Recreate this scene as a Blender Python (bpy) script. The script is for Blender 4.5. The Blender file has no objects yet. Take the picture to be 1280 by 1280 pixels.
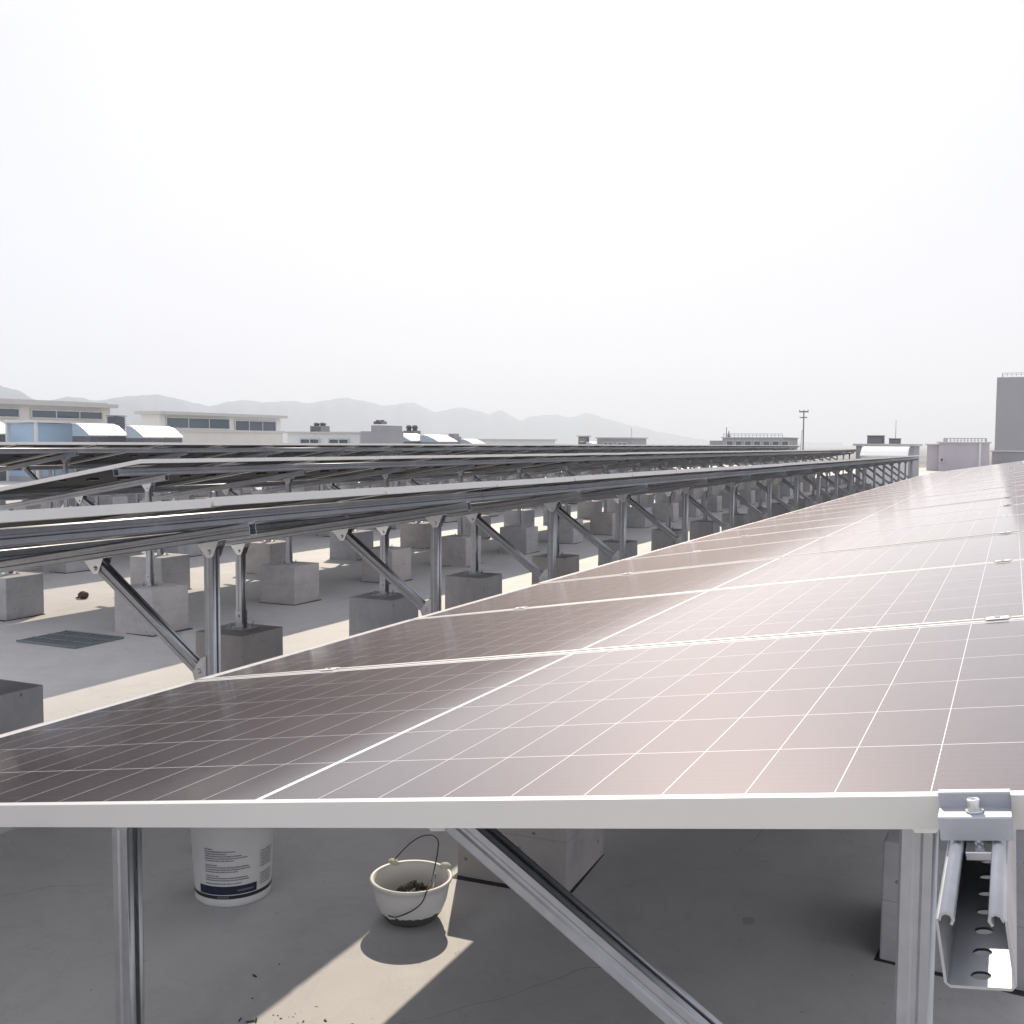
import bpy, bmesh, math, random
from mathutils import Vector, Matrix
R=math.radians
random.seed(7)
S=bpy.context.scene
COL=S.collection
# world: X to the right across the rows, Y along the rows, Z up; the roof is at z = 0
H=1.6                       # eye height above the roof
def fl(t): return -0.0028*max(t,0)

# ------------------------------------------------------------------ helpers
def link(o,parent=None):
    COL.objects.link(o)
    if parent: o.parent=parent
    return o
def obj(name,bm,mats,parent=None,smooth=False,loc=None):
    me=bpy.data.meshes.new(name)
    bmesh.ops.recalc_face_normals(bm,faces=bm.faces)
    bm.to_mesh(me); bm.free()
    for m in (mats if isinstance(mats,(list,tuple)) else [mats]): me.materials.append(m)
    if smooth:
        for p in me.polygons: p.use_smooth=True
    o=bpy.data.objects.new(name,me)
    if loc is not None: o.location=loc
    return link(o,parent)
def empty(name,loc,rot=(0,0,0)):
    o=bpy.data.objects.new(name,None); o.location=loc; o.rotation_euler=rot
    o.empty_display_size=0.1
    return link(o)
def tag(o,label,cat,group=None,kind=None):
    if label: o['label']=label
    if cat: o['category']=cat
    if group: o['group']=group
    if kind: o['kind']=kind
    return o
def copy_tree(src,parent=None):
    c=src.copy(); COL.objects.link(c)
    if parent: c.parent=parent
    for ch in list(KIDS.get(src.name,[])):
        copy_tree(ch,c)
    return c
KIDS={}
def note(root):
    for o in COL.objects:
        if o.parent is not None:
            l=KIDS.setdefault(o.parent.name,[])
            if o not in l: l.append(o)
def kids_of(root,children):
    KIDS[root.name]=children
ORD=['first','second','third','fourth','fifth','sixth','seventh','eighth','ninth','tenth','eleventh','twelfth','thirteenth','fourteenth','fifteenth','sixteenth','seventeenth','eighteenth','nineteenth']
TENS={20:'twent',30:'thirt',40:'fort',50:'fift'}
def nth(i):
    if i<len(ORD): return ORD[i]
    n=i+1; t=n//10*10; u=n%10
    return TENS[t]+('ieth' if u==0 else 'y-'+ORD[u-1])

def box(bm,x0,x1,y0,y1,z0,z1,mi=0):
    v=[bm.verts.new(p) for p in ((x0,y0,z0),(x1,y0,z0),(x1,y1,z0),(x0,y1,z0),(x0,y0,z1),(x1,y0,z1),(x1,y1,z1),(x0,y1,z1))]
    fs=[(0,3,2,1),(4,5,6,7),(0,1,5,4),(1,2,6,5),(2,3,7,6),(3,0,4,7)]
    r=[]
    for f in fs:
        fa=bm.faces.new([v[i] for i in f]); fa.material_index=mi; r.append(fa)
    return r
def bevel(bm,w,seg=1):
    bmesh.ops.bevel(bm,geom=list(bm.edges),offset=w,segments=seg,affect='EDGES',profile=0.5)
def cyl(bm,p0,p1,r0,r1=None,n=12,cap=True,mi=0):
    r1=r0 if r1 is None else r1
    p0=Vector(p0);p1=Vector(p1);d=(p1-p0).normalized()
    a=d.orthogonal().normalized();b=d.cross(a)
    A=[];B=[]
    for i in range(n):
        th=2*math.pi*i/n;e=a*math.cos(th)+b*math.sin(th)
        A.append(bm.verts.new(p0+e*r0));B.append(bm.verts.new(p1+e*r1))
    for i in range(n):
        j=(i+1)%n
        f=bm.faces.new((A[i],A[j],B[j],B[i]));f.material_index=mi;f.smooth=True
    if cap:
        bm.faces.new(A[::-1]).material_index=mi;bm.faces.new(B).material_index=mi
def hexhead(bm,p,d,r,h): cyl(bm,p,Vector(p)+Vector(d)*h,r,n=6)
def tube(bm,pts,r,n=8,mi=0):
    pts=[Vector(p) for p in pts];rings=[]
    prev=None
    for i,p in enumerate(pts):
        d=(pts[min(i+1,len(pts)-1)]-pts[max(i-1,0)]).normalized()
        a=d.orthogonal().normalized() if prev is None else (prev-d*prev.dot(d)).normalized()
        prev=a;b=d.cross(a)
        rings.append([bm.verts.new(p+(a*math.cos(2*math.pi*k/n)+b*math.sin(2*math.pi*k/n))*r) for k in range(n)])
    for A,B in zip(rings,rings[1:]):
        for k in range(n):
            f=bm.faces.new((A[k],A[(k+1)%n],B[(k+1)%n],B[k]));f.smooth=True;f.material_index=mi
    bm.faces.new(rings[0][::-1]).material_index=mi;bm.faces.new(rings[-1]).material_index=mi
def lathe(bm,prof,n=40,mi=0,c=(0,0)):
    rings=[[bm.verts.new((c[0]+r*math.cos(2*math.pi*k/n),c[1]+r*math.sin(2*math.pi*k/n),z)) for k in range(n)] for r,z in prof]
    for A,B in zip(rings,rings[1:]):
        for k in range(n):
            f=bm.faces.new((A[k],A[(k+1)%n],B[(k+1)%n],B[k]));f.smooth=True;f.material_index=mi
    return rings
def channel(w,dep,lip=0.0065,th=0.0022,rib=True):
    """outline of a lipped strut channel (open side at +b): list of (a,b) outer and inner"""
    h=w/2;d=dep/2
    half=[]
    # rolled lip: a small curl turning inwards
    cx=h-0.001-lip*1.15;cy=d-lip
    for k in range(6):
        th_=R(-150+ k*60) if False else R(230-k*46)
        half.append((cx+lip*math.cos(th_),cy+lip*math.sin(th_)))
    half.append((h,cy))
    if rib:
        half+=[(h,d*0.28),(h-0.003,d*0.12),(h-0.003,-d*0.12),(h,-d*0.28)]
    half+=[(h,-d+0.004),(h-0.004,-d)]
    # half runs lip -> web at +a; mirrored for -a
    path=half+[(-a,b) for a,b in half[::-1]]
    n=len(path);inner=[]
    for i in range(n):
        p=Vector(path[i]);q0=Vector(path[max(i-1,0)]);q1=Vector(path[min(i+1,n-1)])
        t=(q1-q0).normalized();nn=Vector((t.y,-t.x))
        inner.append(tuple(p+nn*th))
    return path,inner,len(half)-1
def strut(bm,p0,p1,odir,w=0.041,dep=0.052,perf=0,rib=True,mi=0,pitch=0.05,slot=0.028,lip=0.0065):
    p0=Vector(p0);p1=Vector(p1);L=(p1-p0).length;d=(p1-p0)/L
    o=Vector(odir);o=(o-d*o.dot(d)).normalized();a=o.cross(d)
    outer,inner,wi=channel(w,dep,lip,rib=rib)
    flip=False
    c=sum((Vector(q) for q in outer),Vector((0,0)))/len(outer)
    if (Vector(inner[wi+1])-Vector(outer[wi+1])).y<0:
        # make sure the inner wall lies inside the profile
        path=outer;n=len(path);inner=[]
        for i in range(n):
            p=Vector(path[i]);q0=Vector(path[max(i-1,0)]);q1=Vector(path[min(i+1,n-1)])
            t=(q1-q0).normalized();nn=Vector((-t.y,t.x));inner.append(tuple(p+nn*0.0022))
    def ring(pts,s): return [bm.verts.new(p0+d*s+a*q[0]+o*q[1]) for q in pts]
    O0=ring(outer,0);O1=ring(outer,L);I0=ring(inner,0);I1=ring(inner,L)
    n=len(outer)
    for i in range(n-1):
        if perf and i==wi: continue
        sm=(i<6 or i>n-8)
        f=bm.faces.new((O0[i],O0[i+1],O1[i+1],O1[i]));f.smooth=sm;f.material_index=mi
        f=bm.faces.new((I0[i+1],I0[i],I1[i],I1[i+1]));f.smooth=sm;f.material_index=mi
    for X,Y in ((O0,I0),(O1,I1)):
        for i in range(n-1): bm.faces.new((X[i],X[i+1],Y[i+1],Y[i])).material_index=mi
    bm.faces.new((O0[0],I0[0],I1[0],O1[0]));bm.faces.new((O0[-1],I0[-1],I1[-1],O1[-1]))
    if perf:
        a0=outer[wi][0];a1=outer[wi+1][0];b=outer[wi][1];bi=inner[wi][1]
        hs=0.0075*(1 if a0>0 else -1)
        def P(aa,s,bb): return p0+d*s+a*aa+o*bb
        def quad(aA,aB,s0,s1):
            for bb in (b,bi):
                bm.faces.new([bm.verts.new(P(aA,s0,bb)),bm.verts.new(P(aB,s0,bb)),bm.verts.new(P(aB,s1,bb)),bm.verts.new(P(aA,s1,bb))]).material_index=mi
        quad(a0,hs,0,L);quad(-hs,a1,0,L)
        s=0.012;last=0
        nseg=8
        while s+slot<L-0.01:
            quad(hs,-hs,last,s)
            # rounded slot ends
            if perf==2:
                for (sc,sg) in ((s+0.0075,-1),(s+slot-0.0075,1)):
                    edge=sc+sg*0.0075
                    for bb in (b,bi):
                        for k in range(nseg):
                            t0=-math.pi/2+math.pi*k/nseg;t1=-math.pi/2+math.pi*(k+1)/nseg
                            q=[(0.0075*math.sin(t0),sc+sg*0.0075*math.cos(t0)),(0.0075*math.sin(t1),sc+sg*0.0075*math.cos(t1))]
                            vs=[P(q[0][0],q[0][1],bb),P(q[1][0],q[1][1],bb),P(q[1][0],edge,bb),P(q[0][0],edge,bb)]
                            bm.faces.new([bm.verts.new(v) for v in vs]).material_index=mi
            last=s+slot;s+=pitch
        quad(hs,-hs,last,L)

# ------------------------------------------------------------------ materials
def mat(name):
    m=bpy.data.materials.new(name);m.use_nodes=True;nt=m.node_tree
    return m,nt,nt.nodes,nt.links,nt.nodes['Principled BSDF']
def M(nt,op,a,b=None,c=None):
    n=nt.nodes.new('ShaderNodeMath');n.operation=op
    for i,v in enumerate((a,b,c)):
        if v is None: continue
        if isinstance(v,(int,float)): n.inputs[i].default_value=v
        else: nt.links.new(v,n.inputs[i])
    return n.outputs[0]
def noise(nt,scale,detail=4,rough=0.6,vec=None,dist=0):
    n=nt.nodes.new('ShaderNodeTexNoise');n.inputs['Scale'].default_value=scale;n.inputs['Detail'].default_value=detail
    n.inputs['Roughness'].default_value=rough;n.inputs['Distortion'].default_value=dist
    if vec: nt.links.new(vec,n.inputs['Vector'])
    return n.outputs['Fac']
def ramp(nt,fac,stops):
    n=nt.nodes.new('ShaderNodeValToRGB');nt.links.new(fac,n.inputs[0])
    e=n.color_ramp.elements
    while len(e)<len(stops): e.new(0.5)
    for el,(p,c) in zip(e,stops): el.position=p;el.color=(*c,1) if len(c)==3 else c
    return n.outputs[0]
def mixc(nt,fac,a,b,mode='MIX'):
    n=nt.nodes.new('ShaderNodeMix');n.data_type='RGBA';n.blend_type=mode
    for s,v in ((n.inputs['Factor'],fac),(n.inputs[6],a),(n.inputs[7],b)):
        if isinstance(v,(int,float)): s.default_value=v
        elif isinstance(v,tuple): s.default_value=(*v,1)
        else: nt.links.new(v,s)
    return n.outputs[2]
def bump(nt,h,strength,dist,bsdf):
    n=nt.nodes.new('ShaderNodeBump');n.inputs['Strength'].default_value=strength;n.inputs['Distance'].default_value=dist
    nt.links.new(h,n.inputs['Height']);nt.links.new(n.outputs[0],bsdf.inputs['Normal'])
def coords(nt,kind='Object'):
    return nt.nodes.new('ShaderNodeTexCoord').outputs[kind]
def sep(nt,vec):
    n=nt.nodes.new('ShaderNodeSeparateXYZ');nt.links.new(vec,n.inputs[0]);return n.outputs
def pos(nt): return nt.nodes.new('ShaderNodeNewGeometry').outputs['Position']
def objrand(nt): return nt.nodes.new('ShaderNodeObjectInfo').outputs['Random']

def plain(name,col,rough=0.6,metal=0.0,var=0.12,scale=6,spec=0.5):
    m,nt,N,L,b=mat(name)
    c=coords(nt)
    n=noise(nt,scale,5,0.65,c)
    lo=tuple(max(0,v*(1-var)) for v in col);hi=tuple(min(1,v*(1+var)) for v in col)
    L.new(ramp(nt,n,[(0.3,lo),(0.7,hi)]),b.inputs['Base Color'])
    b.inputs['Roughness'].default_value=rough;b.inputs['Metallic'].default_value=metal
    b.inputs['Specular IOR Level'].default_value=spec
    return m
def galv(name,col,rough,metal=0.85):
    m,nt,N,L,b=mat(name)
    c=coords(nt);r=objrand(nt)
    n=noise(nt,40,4,0.7,c);n2=noise(nt,5,3,0.6,c)
    k=M(nt,'ADD',M(nt,'MULTIPLY',n,0.25),M(nt,'MULTIPLY',n2,0.75))
    L.new(ramp(nt,k,[(0.3,tuple(v*0.78 for v in col)),(0.7,tuple(min(1,v*1.1) for v in col))]),b.inputs['Base Color'])
    L.new(M(nt,'ADD',M(nt,'MULTIPLY',n2,0.2),rough-0.1),b.inputs['Roughness'])
    b.inputs['Metallic'].default_value=metal
    bump(nt,n,0.05,0.001,b)
    return m
RAILM=galv('dull_galvanised_steel',(0.46,0.48,0.53),0.48,0.75)
GALV=galv('galvanised_steel',(0.53,0.545,0.575),0.44,0.78)
ALU=plain('anodised_aluminium',(0.74,0.73,0.71),0.38,0.35,0.03,3)
STEEL=galv('bright_steel',(0.72,0.73,0.75),0.25,0.95)
CLAMP=galv('clamp_aluminium',(0.50,0.52,0.56),0.42,0.6)

def concrete_block():
    m,nt,N,L,b=mat('cast_concrete')
    c=coords(nt);r=objrand(nt)
    off=nt.nodes.new('ShaderNodeVectorMath');off.operation='ADD';L.new(c,off.inputs[0])
    cmb=nt.nodes.new('ShaderNodeCombineXYZ');L.new(M(nt,'MULTIPLY',r,37),cmb.inputs[0]);L.new(M(nt,'MULTIPLY',r,19),cmb.inputs[2]);L.new(cmb.outputs[0],off.inputs[1])
    v=off.outputs[0]
    n=noise(nt,5,6,0.65,v);n2=noise(nt,60,3,0.6,v)
    col=ramp(nt,n,[(0.25,(0.40,0.40,0.41)),(0.5,(0.49,0.49,0.495)),(0.75,(0.55,0.545,0.55))])
    tint=M(nt,'ADD',M(nt,'MULTIPLY',r,0.25),0.85)
    mm=nt.nodes.new('ShaderNodeVectorMath');mm.operation='SCALE';L.new(col,mm.inputs[0]);L.new(tint,mm.inputs['Scale'])
    vor=nt.nodes.new('ShaderNodeTexVoronoi');vor.inputs['Scale'].default_value=13;L.new(v,vor.inputs['Vector'])
    holes=M(nt,'LESS_THAN',vor.outputs['Distance'],0.1)
    holes=M(nt,'MULTIPLY',holes,M(nt,'GREATER_THAN',noise(nt,3,2,0.5,v),0.5))
    fin=mixc(nt,M(nt,'MULTIPLY',holes,0.6),mm.outputs[0],(0.07,0.07,0.07))
    wr=ramp(nt,M(nt,'FRACT',M(nt,'MULTIPLY',r,7.3)),[(0.0,(1.0,0.93,0.89)),(0.5,(0.97,0.97,0.98)),(1.0,(0.93,0.95,1.0))])
    fin=mixc(nt,1.0,fin,wr,'MULTIPLY')
    st=ramp(nt,noise(nt,4.5,7,0.75,v,1.2),[(0.50,(1,1,1)),(0.66,(0.62,0.60,0.58))])
    fin=mixc(nt,0.28,fin,st,'MULTIPLY')
    # form-board line round the block
    zz=sep(nt,c)[2];fl_=M(nt,'LESS_THAN',M(nt,'ABSOLUTE',M(nt,'SUBTRACT',zz,0.23)),0.0022)
    fin=mixc(nt,M(nt,'MULTIPLY',fl_,0.35),fin,(0.15,0.15,0.15))
    L.new(fin,b.inputs['Base Color']);b.inputs['Roughness'].default_value=0.85
    hh=M(nt,'SUBTRACT',M(nt,'ADD',M(nt,'MULTIPLY',n2,0.5),n),M(nt,'MULTIPLY',holes,0.8))
    bump(nt,hh,0.35,0.006,b)
    return m
BLOCK=concrete_block()

def roof_mat():
    m,nt,N,L,b=mat('roof_screed')
    p=pos(nt)
    n=noise(nt,0.55,6,0.6,p,0.6);n2=noise(nt,5,6,0.7,p);n3=noise(nt,90,3,0.6,p)
    k=M(nt,'ADD',M(nt,'MULTIPLY',n,0.65),M(nt,'MULTIPLY',n2,0.35))
    col=ramp(nt,k,[(0.30,(0.42,0.412,0.41)),(0.5,(0.51,0.50,0.49)),(0.7,(0.55,0.54,0.52))])
    # fine hairline cracks
    vor=nt.nodes.new('ShaderNodeTexVoronoi');vor.feature='DISTANCE_TO_EDGE';vor.inputs['Scale'].default_value=0.8
    wv=nt.nodes.new('ShaderNodeVectorMath');wv.operation='ADD';L.new(p,wv.inputs[0])
    nn=nt.nodes.new('ShaderNodeTexNoise');nn.inputs['Scale'].default_value=1.2;L.new(p,nn.inputs['Vector']);L.new(nn.outputs['Color'],wv.inputs[1])
    L.new(wv.outputs[0],vor.inputs['Vector'])
    cr=M(nt,'LESS_THAN',vor.outputs['Distance'],0.0012)
    cr=M(nt,'MULTIPLY',cr,M(nt,'GREATER_THAN',noise(nt,1.3,2,0.5,p),0.56))
    # small dark spills
    sp=M(nt,'GREATER_THAN',noise(nt,1.7,3,0.5,p,1.0),0.71)
    col=mixc(nt,M(nt,'MULTIPLY',sp,0.35),col,(0.14,0.14,0.14))
    wm=noise(nt,2.3,7,0.75,p,1.6);col=mixc(nt,M(nt,'MULTIPLY',M(nt,'GREATER_THAN',wm,0.56),0.10),col,(0.26,0.25,0.25))
    wt=ramp(nt,noise(nt,0.9,6,0.7,p,2.0),[(0.47,(0,0,0)),(0.50,(1,1,1)),(0.53,(0,0,0))]);col=mixc(nt,M(nt,'MULTIPLY',wt,0.08),col,(0.2,0.19,0.18))
    speck=M(nt,'GREATER_THAN',noise(nt,38,2,0.5,p),0.74)
    col=mixc(nt,M(nt,'MULTIPLY',speck,0.35),col,(0.12,0.115,0.11))
    col=mixc(nt,M(nt,'MULTIPLY',cr,0.55),col,(0.09,0.09,0.09))
    L.new(col,b.inputs['Base Color'])
    L.new(M(nt,'ADD',M(nt,'MULTIPLY',n2,0.25),0.5),b.inputs['Roughness'])
    bump(nt,M(nt,'ADD',M(nt,'MULTIPLY',n3,0.4),n2),0.12,0.01,b)
    return m
ROOF=roof_mat()

PW,PL,PP=1.134,2.278,1.154
def cells(name,front=True):
    m,nt,N,L,b=mat(name)
    s=sep(nt,coords(nt));x=s[0];y=s[1]
    xm=M(nt,'SUBTRACT',M(nt,'ABSOLUTE',M(nt,'SUBTRACT',x,PL/2)),0.0045)
    pitch=0.0915
    dx=M(nt,'MULTIPLY',M(nt,'ABSOLUTE',M(nt,'SUBTRACT',M(nt,'FRACT',M(nt,'ADD',M(nt,'DIVIDE',xm,pitch),0.5)),0.5)),pitch)
    ym=M(nt,'SUBTRACT',y,PW/2)
    py=0.1825
    dy=M(nt,'MULTIPLY',M(nt,'ABSOLUTE',M(nt,'SUBTRACT',M(nt,'FRACT',M(nt,'ADD',M(nt,'DIVIDE',ym,py),0.5)),0.5)),py)
    l=M(nt,'MAXIMUM',M(nt,'LESS_THAN',dx,0.0005),M(nt,'LESS_THAN',dy,0.0007))
    l=M(nt,'MAXIMUM',l,M(nt,'LESS_THAN',xm,0.0005))
    l=M(nt,'MAXIMUM',l,M(nt,'GREATER_THAN',xm,12*pitch))
    l=M(nt,'MAXIMUM',l,M(nt,'GREATER_THAN',M(nt,'ABSOLUTE',ym),3*py))
    # busbars running along the slope
    bb=0.1825/10
    db=M(nt,'MULTIPLY',M(nt,'ABSOLUTE',M(nt,'SUBTRACT',M(nt,'FRACT',M(nt,'DIVIDE',ym,bb)),0.5)),bb)
    bus=M(nt,'MULTIPLY',M(nt,'LESS_THAN',db,0.0003),0.12)
    p=pos(nt)
    tint=noise(nt,1.5,2,0.5,p)
    cell=ramp(nt,tint,[(0.3,(0.0012,0.0008,0.003)),(0.7,(0.003,0.002,0.005))])
    col=mixc(nt,bus,cell,(0.35,0.35,0.37))
    col=mixc(nt,l,col,(0.80,0.80,0.80))
    # dust lying on the glass
    d=noise(nt,2.2,6,0.7,p);d2=noise(nt,55,3,0.6,p)
    if front:
        dust=M(nt,'MULTIPLY',M(nt,'ADD',d,M(nt,'MULTIPLY',d2,0.35)),0.004)
        col=mixc(nt,dust,col,(0.52,0.46,0.47))
        L.new(col,b.inputs['Base Color'])
        L.new(M(nt,'ADD',M(nt,'MULTIPLY',d,0.06),0.07),b.inputs['Roughness'])
        b.inputs['IOR'].default_value=1.27
        b.inputs['Specular Tint'].default_value=(1.0,0.96,0.98,1)
        # violet anti-reflective texture of the glass: a second, broader and tinted reflection
        g=N.new('ShaderNodeBsdfGlossy');g.distribution='GGX';g.inputs['Color'].default_value=(0.150,0.134,0.140,1);g.inputs['Roughness'].default_value=0.31
        ad=N.new('ShaderNodeAddShader');L.new(b.outputs[0],ad.inputs[0]);L.new(g.outputs[0],ad.inputs[1])
        L.new(ad.outputs[0],N['Material Output'].inputs['Surface'])
    else:
        col=mixc(nt,M(nt,'MULTIPLY',l,0.35),(0.016,0.019,0.030),(0.30,0.31,0.34))
        L.new(col,b.inputs['Base Color']);b.inputs['Roughness'].default_value=0.5;b.inputs['Specular IOR Level'].default_value=0.08
    return m
PV=cells('photovoltaic_glass');PVB=cells('photovoltaic_back',False)

# ------------------------------------------------------------------ solar panel
TILT=math.atan(0.1622)
def make_panel():
    root=empty('solar_panel',(0,0,0))
    bm=bmesh.new()
    fw,fh=0.0105,0.032
    def prism(x0,x1,y0,y1): 
        fs=box(bm,x0,x1,y0,y1,-fh,0)
    prism(0,fw,0,PW);prism(PL-fw,PL,0,PW);prism(fw,PL-fw,0,fw);prism(fw,PL-fw,PW-fw,PW)
    # inward bottom flange
    box(bm,fw,fw+0.02,fw,PW-fw,-fh,-fh+0.002);box(bm,PL-fw-0.02,PL-fw,fw,PW-fw,-fh,-fh+0.002)
    box(bm,fw+0.02,PL-fw-0.02,fw,fw+0.02,-fh,-fh+0.002);box(bm,fw+0.02,PL-fw-0.02,PW-fw-0.02,PW-fw,-fh,-fh+0.002)
    fr=obj('frame',bm,ALU,root)
    bm=bmesh.new();v=[bm.verts.new(q) for q in ((fw,fw,-0.0016),(PL-fw,fw,-0.0016),(PL-fw,PW-fw,-0.0016),(fw,PW-fw,-0.0016))];bm.faces.new(v)
    gl=obj('glass',bm,PV,root)
    bm=bmesh.new();v=[bm.verts.new(q) for q in ((fw,fw,-0.007),(fw,PW-fw,-0.007),(PL-fw,PW-fw,-0.007),(PL-fw,fw,-0.007))];bm.faces.new(v)
    bk=obj('backsheet',bm,PVB,root)
    jbs=[]
    for k in (-1,0,1):
        bm=bmesh.new();box(bm,PL/2-0.03,PL/2+0.03,PW/2+k*0.36-0.05,PW/2+k*0.36+0.05,-0.024,-0.0075);bevel(bm,0.003)
        jbs.append(obj('junction_box',bm,BLACK,root))
    bm=bmesh.new();box(bm,PL-0.42,PL-0.28,0.25,0.47,-0.0082,-0.0075)
    st=obj('sticker',bm,WHITE,root)
    kids_of(root,[fr,gl,bk,st]+jbs)
    return root
BLACK=plain('black_plastic',(0.02,0.02,0.022),0.45)
WHITE=plain('white_label',(0.75,0.75,0.74),0.6)
PANEL=make_panel();PKIDS=KIDS[PANEL.name]
used=[False]
def place_panel(dlow,hlow,t,sl,label,group,full=True,jit=0.0):
    KIDS[PANEL.name]=PKIDS if full else PKIDS[:3]
    if not used[0]: o=PANEL;used[0]=True
    else:
        o=copy_tree(PANEL)
        
    o.location=(-dlow,t,H-hlow+random.uniform(-1,1)*0.0012*jit)
    o.rotation_euler=(-sl,-TILT+random.uniform(-1,1)*0.0012*jit,random.uniform(-1,1)*0.0006*jit)
    tag(o,label,'solar panel',group)
    return o

# ------------------------------------------------------------------ support frame (two posts, sloping girder, brace)
def bracket_bm(x,z,yf,ang,bm=None):
    """folded triangular saddle bolted to the underside of the girder"""
    bm=bm or bmesh.new()
    for s in (-1,1):
        y=s*yf
        pts=[(-0.055,0.0),(0.055,0.0),(0.014,-0.062),(-0.014,-0.062)]
        ca,sa=math.cos(ang),math.sin(ang)
        def T(px,pz): return (x+px*ca-pz*sa, z+px*sa+pz*ca)
        va=[bm.verts.new((T(*q)[0],y-0.0015,T(*q)[1])) for q in pts];vb=[bm.verts.new((T(*q)[0],y+0.0015,T(*q)[1])) for q in pts]
        bm.faces.new(va);bm.faces.new(vb[::-1])
        for i in range(4): bm.faces.new((va[i],va[(i+1)%4],vb[(i+1)%4],vb[i]))
        px,pz=T(0,-0.040)
        cyl(bm,(px,y+s*0.0015,pz),(px,y+s*0.004,pz),0.011,n=16)
        hexhead(bm,(px,y+s*0.004,pz),(0,s,0),0.0075,0.006)
    # closing saddle plate
    ca,sa=math.cos(ang),math.sin(ang)
    q=[(-0.055,0.001),(0.055,0.001)]
    a=(x+q[0][0]*ca-q[0][1]*sa,z+q[0][0]*sa+q[0][1]*ca);b=(x+q[1][0]*ca-q[1][1]*sa,z+q[1][0]*sa+q[1][1]*ca)
    vs=[bm.verts.new((a[0],-yf-0.0015,a[1])),bm.verts.new((b[0],-yf-0.0015,b[1])),bm.verts.new((b[0],yf+0.0015,b[1])),bm.verts.new((a[0],yf+0.0015,a[1]))]
    ws=[bm.verts.new(v.co+Vector((0,0,-0.003))) for v in vs]
    bm.faces.new(vs);bm.faces.new(ws[::-1])
    for i in range(4): bm.faces.new((vs[i],vs[(i+1)%4],ws[(i+1)%4],ws[i]))
    return bm
BLK=0.45
def make_frame(name,Sp,g0,foot_z,top_x,ov=0.2,low=0.22,BLK=0.45):
    root=empty(name,(0,0,0));ch=[]
    ta=0.1622;ang=math.atan(ta)
    gz=lambda x: g0+ta*x         # underside of the girder
    for x in (0,-Sp):
        bm=bmesh.new();strut(bm,(x,0,BLK+0.008),(x,0,gz(x)-0.028),(1,0,0),0.041,0.052,perf=1)
        ch.append(obj('post',bm,GALV,root))
        ch.append(obj('bracket',bracket_bm(x,gz(x),0.0235,ang),STEEL,root))
        bm=bmesh.new();box(bm,x-0.065,x+0.065,-0.065,0.065,BLK+0.001,BLK+0.008)
        for s in (-1,1):
            box(bm,x-0.024,x+0.024,s*0.0245-0.0025,s*0.0245+0.0025,BLK+0.008,BLK+0.11)
            hexhead(bm,(x,s*0.027,BLK+0.08),(0,s,0),0.008,0.007)
            for s2 in (-1,1):
                cyl(bm,(x+s2*0.048,s*0.048,BLK+0.008),(x+s2*0.048,s*0.048,BLK+0.04),0.005,n=8)
                hexhead(bm,(x+s2*0.048,s*0.048,BLK+0.008),(0,0,1),0.010,0.009)
        ft=obj('foot',bm,GALV,root)
        ch.append(ft)
    bm=bmesh.new()
    a=Vector((ov,0,gz(ov)+0.027));b=Vector((-Sp-low,0,gz(-Sp-low)+0.027))
    strut(bm,b,a,(-ta,0,1),0.041,0.052)
    ch.append(obj('girder',bm,GALV,root))
    bm=bmesh.new()
    p0=Vector((-0.045,0,foot_z));p1=Vector((top_x,0,gz(top_x)-0.018))
    strut(bm,p0,p1,(0.6,0,1),0.041,0.052)
    ch.append(obj('brace',bm,GALV,root))
    ch.append(obj('bracket',bracket_bm(top_x,gz(top_x),0.0235,ang),STEEL,root))
    # foot plate of the brace on the tall post
    bm=bmesh.new()
    for s in (-1,1):
        pts=[(-0.016,foot_z+0.075),(-0.045,foot_z+0.06),(-0.085,foot_z+0.005),(-0.07,foot_z-0.035),(-0.016,foot_z-0.05)]
        y=s*0.0235
        va=[bm.verts.new((q[0],y-0.0015,q[1])) for q in pts];vb=[bm.verts.new((q[0],y+0.0015,q[1])) for q in pts]
        bm.faces.new(va);bm.faces.new(vb[::-1])
        for i in range(5): bm.faces.new((va[i],va[(i+1)%5],vb[(i+1)%5],vb[i]))
        hexhead(bm,(-0.052,y+s*0.0015,foot_z+0.012),(0,s,0),0.009,0.006)
    box(bm,-0.031,-0.0275,-0.022,0.022,foot_z-0.05,foot_z+0.075)
    ch.append(obj('gusset_plate',bm,STEEL,root))
    kids_of(root,ch)
    return root
# ------------------------------------------------------------------ concrete blocks
def make_block(seed,w=0.42):
    random.seed(seed)
    bm=bmesh.new();h=w/2
    box(bm,-h,h,-h,h,-0.15,BLK)
    for v in bm.verts:
        if v.co.z<0: v.co.x*=1.02;v.co.y*=1.02
        v.co.x+=random.uniform(-1,1)*0.005;v.co.y+=random.uniform(-1,1)*0.005
    bevel(bm,0.006,2)
    me=bpy.data.meshes.new('concrete_block');bmesh.ops.recalc_face_normals(bm,faces=bm.faces);bm.to_mesh(me);bm.free();me.materials.append(BLOCK)
    return me
BMS=[make_block(i) for i in (1,2,3)]
_b=bmesh.new();box(_b,-0.225,0.225,-0.225,0.225,-0.1,0.006);PADM=bpy.data.meshes.new('rubber_pad');_b.to_mesh(PADM);_b.free();PADM.materials.append(plain('dark_rubber',(0.035,0.035,0.038),0.8))
BGN='cast concrete ballast blocks under the panel posts'
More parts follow.
